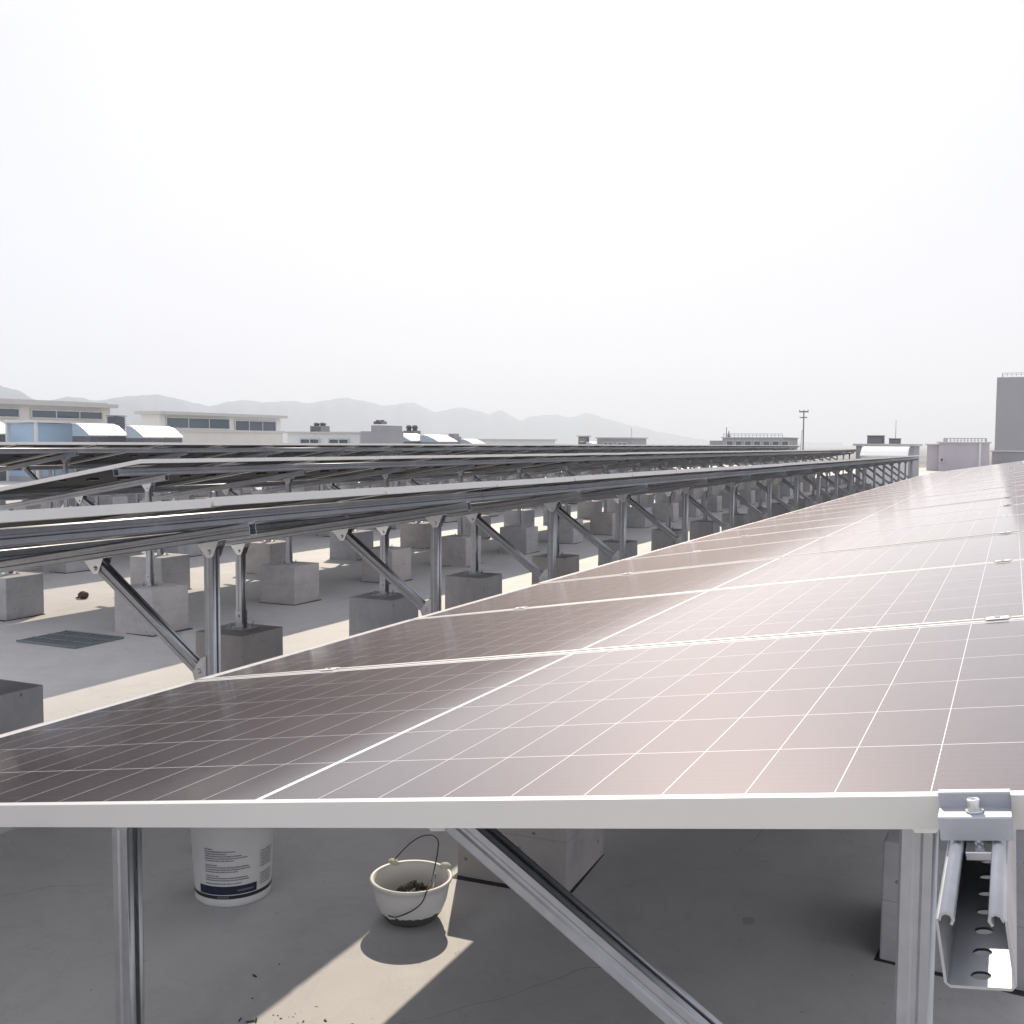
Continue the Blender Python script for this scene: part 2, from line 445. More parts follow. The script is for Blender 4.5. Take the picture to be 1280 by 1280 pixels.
def place_block(d,t,z,label,top=0.38,bs=1.0):
    o=bpy.data.objects.new('concrete_block',random.choice(BMS));COL.objects.link(o)
    o.scale=(bs*random.uniform(0.97,1.03),bs*random.uniform(0.97,1.03),top/0.45)
    o.location=(-d,t,z);o.rotation_euler=(0,0,R(random.uniform(-2.2,2.2))+random.choice((0,math.pi/2,math.pi)))
    p=bpy.data.objects.new('rubber_pad',PADM);link(p,o)
    p.location=(random.uniform(-.02,.02),random.uniform(-.02,.02),0);p.rotation_euler=(0,0,R(random.uniform(-5,5)))
    tag(o,label,'concrete block',BGN);return o
random.seed(11)

# ------------------------------------------------------------------ the four rows
# name, phrase, d_high, h_high at t0, slope, first panel t, count, frame ts, P d, spacing, brace foot z, brace top x
def rng(a,b,s):
    r=[];
    while a<b: r.append(round(a,3));a+=s
    return r
ROWS=[
 dict(key='near',ph='foreground row',dlow=2.003,hlow=0.6505,t0=1.0649,sl=0.0048,n=25,P=0.105,S=1.55,ts=[1.62]+rng(3.60,30,2.03),fz=0.49,tx=-0.80,tr=1.06),
 dict(key='two',ph='second row',dlow=2.58+PL*math.cos(TILT),hlow=0.195+0.1622*PL*math.cos(TILT)-0.0024,t0=-0.5,sl=0.0048,n=32,P=2.80,S=1.33,top=0.50,bs=0.86,ts=[-0.3,1.42,3.2,4.97,6.56,8.0,9.79,11.63,13.63,15.5]+rng(17.4,36,1.9),fz=0.70,tx=-0.6,tr=0),
 dict(key='three',ph='third row',dlow=6.15+PL*math.cos(TILT),hlow=0.157+0.1622*PL*math.cos(TILT),t0=6.23,sl=0.0028,n=38,P=6.55,S=1.7,ts=[6.72]+rng(8.62,49,1.83),fz=0.70,tx=-0.78,tr=6.43),
 dict(key='four',ph='farthest row',dlow=10.2+PL*math.cos(TILT),hlow=0.030+0.1622*PL*math.cos(TILT),t0=5.0,sl=0.0022,n=46,P=10.5,S=1.5,ts=rng(5.6,58,1.9),fz=0.75,tx=-0.7,tr=5.0),
 dict(key='x5',ph='fifth row',dlow=13.9+PL*math.cos(TILT),hlow=0.075+0.1622*PL*math.cos(TILT),t0=8.0,sl=0.0022,n=40,P=14.2,S=1.5,ts=rng(8.6,54,1.9),fz=0.75,tx=-0.7,tr=8.0),
 dict(key='x6',ph='sixth row',dlow=17.6+PL*math.cos(TILT),hlow=0.095+0.1622*PL*math.cos(TILT),t0=11.0,sl=0.0022,n=40,P=17.9,S=1.5,ts=rng(11.6,57,1.9),fz=0.75,tx=-0.7,tr=11.0),
 dict(key='x7',ph='seventh row',dlow=21.3+PL*math.cos(TILT),hlow=0.115+0.1622*PL*math.cos(TILT),t0=14.0,sl=0.0022,n=40,P=21.6,S=1.5,ts=rng(14.6,60,1.9),fz=0.75,tx=-0.7,tr=14.0),
]
ct=math.cos(TILT)
for r in ROWS:
    dhigh=r['dlow']-PL*ct
    L=r['n']*PP
    for i in range(r['n']):
        t=r['t0']+i*PP
        h=r['hlow']+r['sl']*(t-r['tr'])
        o=place_panel(r['dlow'],h,t,r['sl'],f"{nth(i)} solar panel of the {r['ph']}, counted from its near end",'solar panels tilted in long rows',full=not r['key'].startswith('x'),jit=1.0)
    # height of panel surface at P for frame
    surf=lambda d,t: H-(r['hlow']-0.1622*(r['dlow']-d)+r['sl']*(t-r['tr']))
    # panel 0.032 + purlin 0.062 + girder 0.054 (girder underside) measured vertically
    drop=(0.032+0.060+0.054+0.003)/ct
    tref=r['ts'][0];gl=surf(r['P'],tref)-drop-fl(tref)
    if r['key'] in('near','two'): bare=make_frame('support_frame',r['S'],gl,r['fz'],r['tx'],BLK=0.002)
    fr=make_frame('support_frame',r['S'],gl,r['fz'],r['tx'],BLK=r.get('top',0.38))
    for i,t in enumerate(r['ts']):
        near0=(r['key']=='near' and i==0)
        bare2=(r['key']=='two' and i==2)
        f=bare if (near0 or bare2) else (fr if i==(1 if r['key']=='near' else 0) else copy_tree(fr))
        z=surf(r['P'],t)-drop-gl
        f.location=(-r['P'],t,z)
        tag(f,f"{nth(i)} galvanised post and brace frame of the {r['ph']}, from its near end",'support frame','galvanised frames carrying the panels')
        if near0: continue
        for d,nm in ((r['P'],'tall'),(r['P']+r['S'],'short')):
            if bare2 and nm=='tall': continue
            if r['key']=='near' and nm=='short': d-=0.05
            place_block(d,t+random.uniform(-0.02,0.02),z,f"grey block under the {nm} post of the {r['ph']}'s {nth(i)} frame",r.get('top',0.38),r.get('bs',1.0))
    # purlins: two lines of lipped channel, open side up
    for s,side in ((PL*ct-(r['dlow']-dhigh)+0.262,'upper'),(1.80,'lower')):
        d=dhigh+s
        a0=r['t0']-(0.195 if r['key']=='near' else 0.0);end=r['t0']+L
        if r['key']=='two': a0=-0.45
        segs=[];a=a0
        while a<end-0.05:
            b=min(a+6.0,end+0.06);segs.append((a,b-0.004));a=b
        for k,(a,b) in enumerate(segs):
            bm=bmesh.new()
            def zc(t): return surf(d,t)-(0.0325+0.030)/ct
            close=(r['key']=='near' and side=='upper' and k==0)
            strut(bm,(0,a,zc(a)),(0,b,zc(b)),(-0.1622,0,1),0.052 if close else 0.060,0.060,perf=2 if close else 0,rib=not close,pitch=0.043,slot=0.0151 if close else 0.028,lip=0.0062)
            o=obj('purlin',bm,GALV if close else RAILM,None,loc=(-d+(0.003 if close else 0),0,0))
            tag(o,f"{nth(k)} length of {side} channel rail below the {r['ph']}, from its near end",'purlin','lipped channel rails under the panels')

# ------------------------------------------------------------------ clamps on the foreground row
nr=ROWS[0]
def surfn(d,t): return H-(nr['hlow']-0.1622*(nr['dlow']-d)+nr['sl']*(t-nr['tr']))
def make_mid():
    root=empty('mid_clamp',(0,0,0))
    bm=bmesh.new()
    box(bm,-0.020,0.020,-0.018,0.018,0.0006,0.0020);bevel(bm,0.0006)
    box(bm,-0.025,0.025,-0.008,-0.0055,-0.02,0.001);box(bm,-0.025,0.025,0.0055,0.008,-0.02,0.001)
    a=obj('clamp_plate',bm,ALU,root)
    bm=bmesh.new();cyl(bm,(0,0,0.0020),(0,0,0.0045),0.005,n=14)
    b=obj('bolt',bm,STEEL,root)
    kids_of(root,[a,b]);return root
mid=None
for s,side in ((0.262,'upper'),(1.80,'lower')):
    d=nr['dlow']-PL*ct+s
    for i in range(1,nr['n']):
        t=nr['t0']+i*PP-0.01
        if mid is None: mid=make_mid();o=mid
        else: o=copy_tree(mid)
        o.location=(-d,t,surfn(d,t)+0.0005);o.rotation_euler=(-nr['sl'],-TILT,0)
        tag(o,f"small clamp on the {side} rail holding the {nth(i-1)} joint of the foreground panels",'clamp','mid clamps between the foreground panels')
# end clamp over the front edge
root=empty('end_clamp',(-(nr['dlow']-PL*ct+0.262)-0.006,nr['t0'],surfn(nr['dlow']-PL*ct+0.262,nr['t0'])),(0,-TILT,0))
bm=bmesh.new()
prof=[(0.012,0.0008),(0.012,0.0038),(-0.052,0.0038),(-0.052,-0.0310),(-0.0495,-0.0310),(-0.0495,0.0008)]
hw=0.031
prof=[(0.005,0.0008),(0.005,0.0036),(-0.0042,0.0036),(-0.0055,0.0024),(-0.0055,-0.0100),(-0.0350,-0.0100),(-0.0364,-0.0112),(-0.0364,-0.0312),(-0.0338,-0.0312),(-0.0338,-0.0128),(-0.0028,-0.0128),(-0.0028,0.0008)]
A=[bm.verts.new((-hw,p[0],p[1])) for p in prof];B=[bm.verts.new((hw,p[0],p[1])) for p in prof]
for i in range(len(prof)):
    j=(i+1)%len(prof);bm.faces.new((A[i],A[j],B[j],B[i]))
bmesh.ops.triangulate(bm,faces=[bm.faces.new(A),bm.faces.new(B[::-1])])
obj('clamp_plate',bm,CLAMP,root)
bm=bmesh.new();cyl(bm,(0,-0.020,-0.0100),(0,-0.020,-0.0080),0.0080,n=20)
R_=[(0.0058,-0.0080),(0.0060,-0.006),(0.0060,0.0010),(0.0054,0.0020),(0.0036,0.0020),(0.0034,-0.002),(0.0001,-0.002)]
lathe(bm,R_,24,c=(0,-0.020));cyl(bm,(0,-0.020,-0.055),(0,-0.020,-0.010),0.004,n=10)
obj('bolt',bm,STEEL,root)
bm=bmesh.new();box(bm,-0.0115,0.0115,-0.042,-0.008,-0.048,-0.040);bevel(bm,0.0008)
obj('channel_nut',bm,STEEL,root)
tag(root,'wide aluminium end clamp with a socket bolt over the front edge of the nearest panel','clamp')

# ------------------------------------------------------------------ pail
def label_patch(bm,r0,r1,z0,z1,a0,a1,n,mi):
    """band on the wall of a slightly tapered pail; radius grows with z"""
    rad=lambda z: r0+(r1-r0)*z+0.0007*(1+mi*0.35)
    vs=[]
    for k in range(n+1):
        a=a0+(a1-a0)*k/n
        vs.append((bm.verts.new((rad(z0)*math.cos(a),rad(z0)*math.sin(a),z0)),bm.verts.new((rad(z1)*math.cos(a),rad(z1)*math.sin(a),z1))))
    for p,q in zip(vs,vs[1:]):
        f=bm.faces.new((p[0],q[0],q[1],p[1]));f.material_index=mi;f.smooth=True
PWHITE=plain('white_pail_plastic',(0.80,0.80,0.79),0.38,var=0.05)
NAVY=plain('navy_print',(0.018,0.022,0.055),0.45);INK=plain('grey_ink',(0.16,0.15,0.18),0.6);PBLK=plain('black_band',(0.02,0.025,0.03),0.4)
pail=empty('plastic_pail',(-2.46,2.90,fl(2.9)))
pr0,prk=0.131,0.05
bm=bmesh.new();rr=lambda z: pr0+prk*z
prof=[(0.0,0.004),(pr0-0.012,0.004),(pr0-0.004,0.0),(pr0,0.004),(rr(0.018),0.018),(rr(0.30),0.30),(rr(0.30)+0.006,0.302),(rr(0.30)+0.006,0.312),(rr(0.312),0.314),(rr(0.33),0.33),(rr(0.33)+0.007,0.332),(rr(0.33)+0.007,0.345),(rr(0.34)-0.002,0.347),(rr(0.34)-0.004,0.342)]
lathe(bm,prof,56)
obj('body',bm,PWHITE,pail)
bm=bmesh.new();zt=0.341
lathe(bm,[(0.0,zt),(rr(0.34)-0.02,zt),(rr(0.34)-0.012,zt+0.007),(rr(0.34)+0.006,zt+0.007),(rr(0.34)+0.010,zt-0.006)],56)
obj('lid',bm,PWHITE,pail)
az=math.atan2(-2.90,2.46)            # towards the camera
bm=bmesh.new()
k=prk
def pp(z0,z1,a0,a1,mi,n=18): 
    rad=lambda z: pr0+prk*z+0.0006+0.0003*mi
    vs=[]
    for q in range(n+1):
        a=az+a0+(a1-a0)*q/n
        vs.append((bm.verts.new((rad(z0)*math.cos(a),rad(z0)*math.sin(a),z0)),bm.verts.new((rad(z1)*math.cos(a),rad(z1)*math.sin(a),z1))))
    for p,q in zip(vs,vs[1:]):
        f=bm.faces.new((p[0],q[0],q[1],p[1]));f.material_index=mi;f.smooth=True
pp(0.030,0.043,-3.1,3.1,0,80)                 # black band round the foot
pp(0.046,0.076,-0.95,0.62,1,30)               # navy block
pp(0.034,0.039,-0.42,-0.12,2,6)               # small print in the band
pp(0.056,0.063,0.10,0.52,2,8)                 # pale lettering in the navy block
obj('printed_bands',bm,[PBLK,NAVY,INK],pail)
bm=bmesh.new()
random.seed(5)
def textline(z,a0,a1,hh=0.0042):
    a=a0
    while a<a1-0.01:
        w=random.uniform(0.008,0.028)
        pp(z,z+hh*random.uniform(0.7,1),a,min(a+w,a1),3,1);a+=w+random.uniform(0.004,0.010)
lines=[(0.084,0.5),(0.096,0.6),(0.104,0.58),(0.112,0.2),(0.126,0.45),(0.134,0.62),(0.142,0.6),(0.150,0.18),(0.166,0.4),(0.174,0.58),(0.182,0.5),(0.190,0.3),(0.198,0.42),(0.206,0.12)]
for z,l in lines: textline(z,-0.72,-0.72+1.15*l/0.62)
for i in range(14):
    if i in (5,6): continue
    textline(0.062+0.009*i+0.0,0.72,1.18)
obj('printed_text',bm,[INK,INK,INK,INK],pail)
tag(pail,'tall white plastic pail with printed text and a navy band, on the shaded roof','pail')

# ------------------------------------------------------------------ mortar bucket
def bucket_mat():
    m,nt,N,L,b=mat('stained_bucket_plastic')
    c=coords(nt);s=sep(nt,c)
    n=noise(nt,11,4,0.6,c,0.8)
    z=M(nt,'ADD',s[2],M(nt,'MULTIPLY',M(nt,'SUBTRACT',n,0.5),-0.055))
    f=M(nt,'LESS_THAN',z,0.036)
    dirt=M(nt,'MULTIPLY',noise(nt,30,5,0.7,c),0.25)
    col=mixc(nt,dirt,(0.80,0.79,0.76),(0.50,0.48,0.45))
    col=mixc(nt,f,col,(0.085,0.085,0.08))
    L.new(col,b.inputs['Base Color']);L.new(M(nt,'ADD',M(nt,'MULTIPLY',f,0.4),0.4),b.inputs['Roughness'])
    b.inputs['Subsurface Weight'].default_value=0.08;b.inputs['Subsurface Radius'].default_value=(0.02,0.02,0.015)
    return m
BUCK=bucket_mat()
BX,BY=-1.785,3.00
buck=empty('mortar_bucket',(BX,BY,fl(3)))
bm=bmesh.new()
prof=[(0.0,0.0),(0.070,0.0),(0.084,0.006),(0.104,0.032),(0.119,0.070),(0.127,0.110),(0.130,0.134),(0.1375,0.136),(0.1395,0.142),(0.136,0.146),(0.1265,0.144),(0.1235,0.125),(0.114,0.072),(0.099,0.036),(0.080,0.012),(0.0,0.008)]
lathe(bm,prof,56);bmesh.ops.remove_doubles(bm,verts=bm.verts,dist=1e-5)
obj('bowl',bm,BUCK,buck)
# camera axes on the roof, so that the handle is bent the way it hangs
def cb(r,f,z):   # r to the right seen from the camera, f away from it
    a=math.atan2(-BX,BY)
    return (r*math.cos(a)-f*math.sin(a), r*math.sin(a)+f*math.cos(a), z)
CLOTH=plain('knotted_cloth',(0.62,0.58,0.46),0.9)
for (r,f) in ((-0.062,0.122),(0.118,0.070)):
    bm=bmesh.new()
    p=Vector(cb(r,f,0.145))
    bmesh.ops.create_icosphere(bm,subdivisions=2,radius=0.016,matrix=Matrix.Translation(p)@Matrix.Diagonal((1.35,1,0.8,1)))
    for v in bm.verts:
        v.co+=Vector((random.uniform(-1,1),random.uniform(-1,1),random.uniform(-1,1)))*0.0025
    obj('ear',bm,CLOTH,buck,smooth=True)
bm=bmesh.new()
pts=[(-0.062,0.122,0.150),(-0.040,0.120,0.175),(-0.005,0.112,0.213),(0.030,0.10,0.240),(0.060,0.085,0.252),(0.080,0.07,0.252),(0.092,0.055,0.238),(0.088,0.03,0.205),(0.078,-0.0,0.170),(0.066,-0.06,0.150),(0.050,-0.125,0.146),(0.036,-0.148,0.120),(0.008,-0.143,0.092),(-0.030,-0.132,0.070),(-0.055,-0.122,0.060),(-0.075,-0.112,0.062)]
def smooth_pts(p,n=5):
    out=[]
    for i in range(len(p)-1):
        p0=Vector(p[max(i-1,0)]);p1=Vector(p[i]);p2=Vector(p[i+1]);p3=Vector(p[min(i+2,len(p)-1)])
        for k in range(n):
            t=k/n;out.append(0.5*((2*p1)+(-p0+p2)*t+(2*p0-5*p1+4*p2-p3)*t*t+(-p0+3*p1-3*p2+p3)*t**3))
    out.append(Vector(p[-1]));return out
tube(bm,[cb(*q) for q in smooth_pts(pts)],0.0021,8)
obj('wire_handle',bm,plain('rusty_wire',(0.07,0.045,0.035),0.6,0.5),buck)
bm=bmesh.new();random.seed(3)
for k in range(60):
    a=random.uniform(0,6.28);rad=0.072*math.sqrt(random.random())
    p=Vector((rad*math.cos(a),rad*math.sin(a),0.020+0.055*(1-(rad/0.075)**2)+random.uniform(0,0.012)))+Vector((0.0,0.01,0))
    s=random.uniform(0.006,0.014)
    bmesh.ops.create_icosphere(bm,subdivisions=1,radius=s,matrix=Matrix.Translation(p)@Matrix.Rotation(random.uniform(0,6),4,'Y')@Matrix.Diagonal((1,random.uniform(.6,1.2),random.uniform(.5,.9),1)))
o=obj('mortar_lumps',bm,plain('dark_mortar',(0.045,0.042,0.04),0.95,var=0.5,scale=60))
o.location=(BX,BY,fl(3)+0.028)
tag(o,'heap of dark dried mortar lumps lying inside the white bucket','rubble',kind='stuff')
bm=bmesh.new()
p0=Vector(cb(0.065,0.02,0.045));p1=Vector(cb(0.082,0.035,0.135))
tube(bm,[p0,p0.lerp(p1,0.45)],0.011,10);tube(bm,[p0.lerp(p1,0.45),p0.lerp(p1,0.5),p1],0.004,8,1)
o=obj('chisel',bm,[plain('orange_grip',(0.45,0.13,0.05),0.5),STEEL]);o.location=(BX,BY,fl(3))
tag(o,'small tool with an orange grip leaning inside the white bucket','hand tool')
tag(buck,'shallow white bucket with a bent wire handle standing in the sunlit patch','bucket')

# ------------------------------------------------------------------ odds and ends on the roof
bm=bmesh.new();random.seed(21)
for k in range(60):
    px=random.gauss(-1.74,0.09) if k<50 else random.uniform(-2.2,-1.5);py=random.gauss(2.25,0.07) if k<50 else random.uniform(2.0,3.2)
    s=random.uniform(0.001,0.003)*(1.5 if k%9==0 else 1)
    bmesh.ops.create_icosphere(bm,subdivisions=1,radius=s,matrix=Matrix.Translation((px,py,fl(py)+s*0.25))@Matrix.Rotation(random.uniform(0,6),4,'Z')@Matrix.Diagonal((random.uniform(1,6),1,0.5,1)))
o=obj('grit',bm,plain('dark_grit',(0.05,0.045,0.04),0.9));tag(o,'scattered dark crumbs and splinters on the roof in front of the white bucket','grit',kind='stuff')
# drain grate
DR=plain('dark_grate',(0.22,0.26,0.28),0.5,0.4)
bm=bmesh.new();gx0,gx1,gy0,gy1=-7.12,-6.48,5.86,6.34
z=fl(6)
box(bm,gx0,gx1,gy0,gy1,z+0.001,z+0.004,1)
for i in range(13):
    x=gx0+(gx1-gx0)*i/12;box(bm,x-0.004,x+0.004,gy0,gy1,z+0.004,z+0.013)
for i in range(4):
    y=gy0+(gy1-gy0)*i/3;box(bm,gx0-0.006,gx1+0.006,y-0.007,y+0.007,z+0.0045,z+0.0165)
o=obj('drain_grate',bm,[DR,plain('grate_shadow_gap',(0.30,0.31,0.31),0.8)]);tag(o,'flat square metal drain grate set in the roof between two rows','drain grate')
# brown stone-like cap
bm=bmesh.new()
bmesh.ops.create_icosphere(bm,subdivisions=3,radius=0.05,matrix=Matrix.Diagonal((1.2,0.9,0.8,1)))
random.seed(9)
for v in bm.verts: v.co*=1+0.10*math.sin(v.co.x*90)*math.cos(v.co.z*70)+random.uniform(-.03,.03)
cyl(bm,(-0.05,0,-0.02),(-0.095,-0.02,-0.035),0.012,0.004,n=8)
o=obj('stone',bm,plain('red_brown_stone',(0.11,0.045,0.035),0.8,var=0.4,scale=20),smooth=True,loc=(-8.50,7.80,fl(8)+0.036))
tag(o,'small reddish brown stone lying in the far strip of sunlight','stone')

# ------------------------------------------------------------------ roof and ground
bm=bmesh.new()
X0,X1,Y0,Y1=-78,24,-9,86
ys=[Y0,0,Y1]
top=[[bm.verts.new((x,y,fl(y))) for x in (X0,X1)] for y in ys]
for a,b in zip(top,top[1:]): bm.faces.new((a[0],a[1],b[1],b[0]))
bot=[[bm.verts.new((x,y,-12)) for x in (X0,X1)] for y in ys]
for k in range(2):
    for i in (0,1): bm.faces.new((top[k][i],top[k+1][i],bot[k+1][i],bot[k][i]))
bm.faces.new((top[0][0],top[0][1],bot[0][1],bot[0][0]));bm.faces.new((top[2][0],top[2][1],bot[2][1],bot[2][0]))
o=obj('roof_deck',bm,ROOF);tag(o,'pale concrete factory roof carrying the solar rows',None,kind='structure')
bm=bmesh.new();G=6800
v=[bm.verts.new(q) for q in ((-G,-480,-12.02),(2900,-480,-12.02),(2900,G,-12.02),(-G,G,-12.02))];bm.faces.new(v)
gm,nt,N,L,b=mat('open_land');n=noise(nt,0.01,8,0.7,pos(nt))
L.new(ramp(nt,n,[(0.35,(0.06,0.08,0.04)),(0.5,(0.16,0.15,0.12)),(0.65,(0.24,0.23,0.21))]),b.inputs['Base Color']);b.inputs['Roughness'].default_value=0.95
o=obj('ground',bm,gm);tag(o,'flat land far below the roof',None,kind='structure')

# ------------------------------------------------------------------ buildings and roof fittings far off
CREAM=plain('cream_render',(0.66,0.65,0.61),0.85,var=0.06,scale=0.6)
PALEW=plain('white_render',(0.74,0.75,0.74),0.8,var=0.05,scale=0.5)
GREYW=plain('grey_render',(0.36,0.365,0.39),0.85,var=0.10,scale=0.5)
MAUVE=plain('mauve_render',(0.52,0.48,0.52),0.85,var=0.08,scale=0.4)
SLAB=plain('roof_slab',(0.56,0.56,0.55),0.8,var=0.05,scale=0.5)
SHEET=plain('white_skylight_sheet',(0.82,0.83,0.82),0.3,var=0.02)
BLUE=plain('pale_blue_end_sheet',(0.42,0.52,0.60),0.5,var=0.05)
DARKM=plain('dark_machine_metal',(0.15,0.15,0.17),0.6,0.3)
DGLASS,nt,N,L,b=mat('window_glass');b.inputs['Base Color'].default_value=(0.11,0.14,0.17,1);b.inputs['Roughness'].default_value=0.08
BGLASS,nt,N,L,b=mat('blue_tinted_glass');b.inputs['Base Color'].default_value=(0.42,0.57,0.72,1);b.inputs['Roughness'].default_value=0.15
FRAME=plain('window_frame_paint',(0.55,0.57,0.58),0.5)
RAIL=plain('railing_paint',(0.45,0.45,0.46),0.5)
def rt(name,label,cat,loc,group=None):
    o=empty(name,loc);tag(o,label,cat,group);return o
def part(name,m,root,boxes,sub=None):
    bm=bmesh.new()
    for b_ in boxes: box(bm,*b_)
    return obj(name,bm,m,sub or root)
def window(root,wall_x,y0,y1,z0,z1,nmul,facing=1,axis='x'):
    """window on a wall facing +X at wall_x (axis x) or facing -Y at wall_x (axis y); local coordinates"""
    bm=bmesh.new();f=0.07
    def bx(u0,u1,v0,v1,o0,o1):
        if axis=='x': box(bm,wall_x+o0,wall_x+o1,u0,u1,v0,v1)
        else: box(bm,u0,u1,wall_x-o1,wall_x-o0,v0,v1)
    bx(y0-f,y1+f,z1,z1+f,0.002,0.10);bx(y0-f,y1+f,z0-f,z0,0.002,0.12);bx(y0-f,y0,z0,z1,0.002,0.10);bx(y1,y1+f,z0,z1,0.002,0.10)
    for k in range(1,nmul+1):
        y=y0+(y1-y0)*k/(nmul+1);bx(y-0.03,y+0.03,z0,z1,0.002,0.09)
    w=obj('window',bm,FRAME,root)
    bm=bmesh.new();bx(y0,y1,z0,z1,0.003,0.03)
    obj('pane',bm,DGLASS,w)
# penthouse A (long facade faces +X)
a=rt('roof_penthouse','long cream rooftop penthouse with ribbon windows at the left edge','building',(-54,36,fl(36)))
part('wall',CREAM,a,[(-6,6,-14,10.3,0,3.50)])
part('roof',SLAB,a,[(-6.3,6.35,-14.3,10.6,3.50,3.72),(-5.9,5.9,-14,10.2,3.72,3.80)])
window(a,6.0,-10,-3.5,2.85,3.25,3);window(a,6.0,-3.0,3.9,2.85,3.25,2);window(a,6.0,4.75,9.6,2.85,3.22,2)
# penthouse B
b_=rt('roof_penthouse','low white rooftop penthouse with a wide dark window, right of the louvred box','building',(-56,60,fl(60)))
part('wall',PALEW,b_,[(3.4,5,-6.6,6.2,0,3.42)])
part('roof',SLAB,b_,[(3.1,5.4,-6.9,6.6,3.42,3.62)])
window(b_,5.0,-6.0,0.2,2.55,3.20,2);window(b_,5.0,0.9,5.5,1.6,3.12,2)
c_=rt('boundary_wall','long pale rendered wall with a coping in front of the white penthouse','wall',(-46.2,53,fl(53)))
part('wall_face',CREAM,c_,[(-0.15,0.15,-5.5,7.0,0,2.22)]);part('coping',SLAB,c_,[(-0.22,0.24,-5.6,7.1,2.22,2.36)])
# louvred box between them
l_=rt('louvre_housing','small dark blue louvred housing between the two penthouses','vent housing',(-46,44.8,fl(45)))
part('body',DARKM,l_,[(-0.3,0.3,-0.35,0.35,0,2.98)])
part('louvre',plain('blue_grey_louvre',(0.16,0.20,0.25),0.5),l_,[(-0.33,0.36,-0.38,0.38,2.40+0.12*k,2.44+0.12*k) for k in range(5)]+[(-0.36,0.40,-0.42,0.42,3.0,3.05)])
# blue glass kiosk
g_=rt('glazed_kiosk','blue glazed rooftop box with white corner posts beside the curved skylights','kiosk',(-35.0,30.2,fl(30)))
part('glazing',BGLASS,g_,[(-0.75,0.75,-0.9,1.1,0.2,2.28)])
for x in (-0.8,0.8):
    for y in (-0.95,1.15): part('corner_post',PALEW,g_,[(x-0.05,x+0.05,y-0.05,y+0.05,0,2.30)])
part('roof',PALEW,g_,[(-0.9,0.95,-1.05,1.25,2.30,2.40)])
part('base',GREYW,g_,[(-0.82,0.82,-0.97,1.17,0,0.2)])
# curved skylights: extruded along Y, the curved sheet faces +X
def skylight(x,y,zt,w,dep,hh,label,axis='Y'):
    r=rt('roof_skylight',label,'skylight',(x,y,fl(y)),'curved white skylights on the far roof')
    zt-=fl(y)
    base=zt-hh
    prof=[(-dep/2,zt),(-dep/2+0.22*dep,zt-0.02*hh),(-dep/2+0.45*dep,zt-0.20*hh),(-dep/2+0.72*dep,zt-0.55*hh),(dep/2,base)]
    def T(p,q,z): return (p,q,z) if axis=='Y' else (q,-p,z)
    bm=bmesh.new()
    A=[bm.verts.new(T(p,-w/2-0.04,z)) for p,z in prof];B=[bm.verts.new(T(p,w/2+0.04,z)) for p,z in prof]
    A2=[bm.verts.new(T(p,-w/2-0.04,z-0.04)) for p,z in prof];B2=[bm.verts.new(T(p,w/2+0.04,z-0.04)) for p,z in prof]
    for i in range(4):
        bm.faces.new((A[i],A[i+1],B[i+1],B[i]));bm.faces.new((A2[i+1],A2[i],B2[i],B2[i+1]))
        bm.faces.new((A[i],A2[i],A2[i+1],A[i+1]));bm.faces.new((B[i],B[i+1],B2[i+1],B2[i]))
    bm.faces.new((A[0],B[0],B2[0],A2[0]));bm.faces.new((A[4],A2[4],B2[4],B[4]))
    obj('curved_sheet',bm,SHEET,r)
    for s in (-1,1):
        bm=bmesh.new()
        for q in (s*w/2,s*(w/2-0.04)):
            vs=[bm.verts.new(T(p,q,z-0.045)) for p,z in prof]+[bm.verts.new(T(prof[-1][0],q,base-0.05)),bm.verts.new(T(-dep/2,q,base-0.05))]
            bm.faces.new(vs)
        obj('end_sheet',bm,BLUE,r)
    bm=bmesh.new()
    e=[T(-dep/2,-w/2,0),T(dep/2,w/2,0)]
    x0,x1=sorted((e[0][0],e[1][0]));y0,y1=sorted((e[0][1],e[1][1]))
    box(bm,x0,x1-0.02,y0,y1,0,base-0.055)
    obj('curb',bm,DARKM if axis=='Y' else PALEW,r)
skylight(-36.6,29.0,2.30,1.5,0.9,0.5,'curved grey skylight at the left edge of the picture, left of the blue kiosk')
skylight(-32.9,31.2,2.22,1.9,0.95,0.46,'white curved skylight just right of the blue kiosk')
skylight(-31.1,32.3,2.14,2.1,0.95,0.44,'white curved skylight below the louvred housing, second right of the blue kiosk')
skylight(-32.2,50.6,2.00,2.0,1.0,0.35,'white curved skylight half hidden left of the grey stair house')
skylight(-30.9,52.0,2.02,2.3,1.3,0.42,'white curved skylight just right of the grey stair house')
skylight(-29.6,52.9,1.94,2.3,1.2,0.38,'white curved skylight between the cowl vent and the grey chimney block')
skylight(-30.2,58.2,1.72,1.7,0.9,0.28,'smallest white curved skylight, right of the grey chimney block')
skylight(-29.0,75.4,1.62,2.0,1.0,0.18,'low white skylight below the square far vent')
skylight(-4.6,44.4,1.47,1.7,1.0,0.36,'white sloping skylight at the far end of the row just behind the foreground row','X')
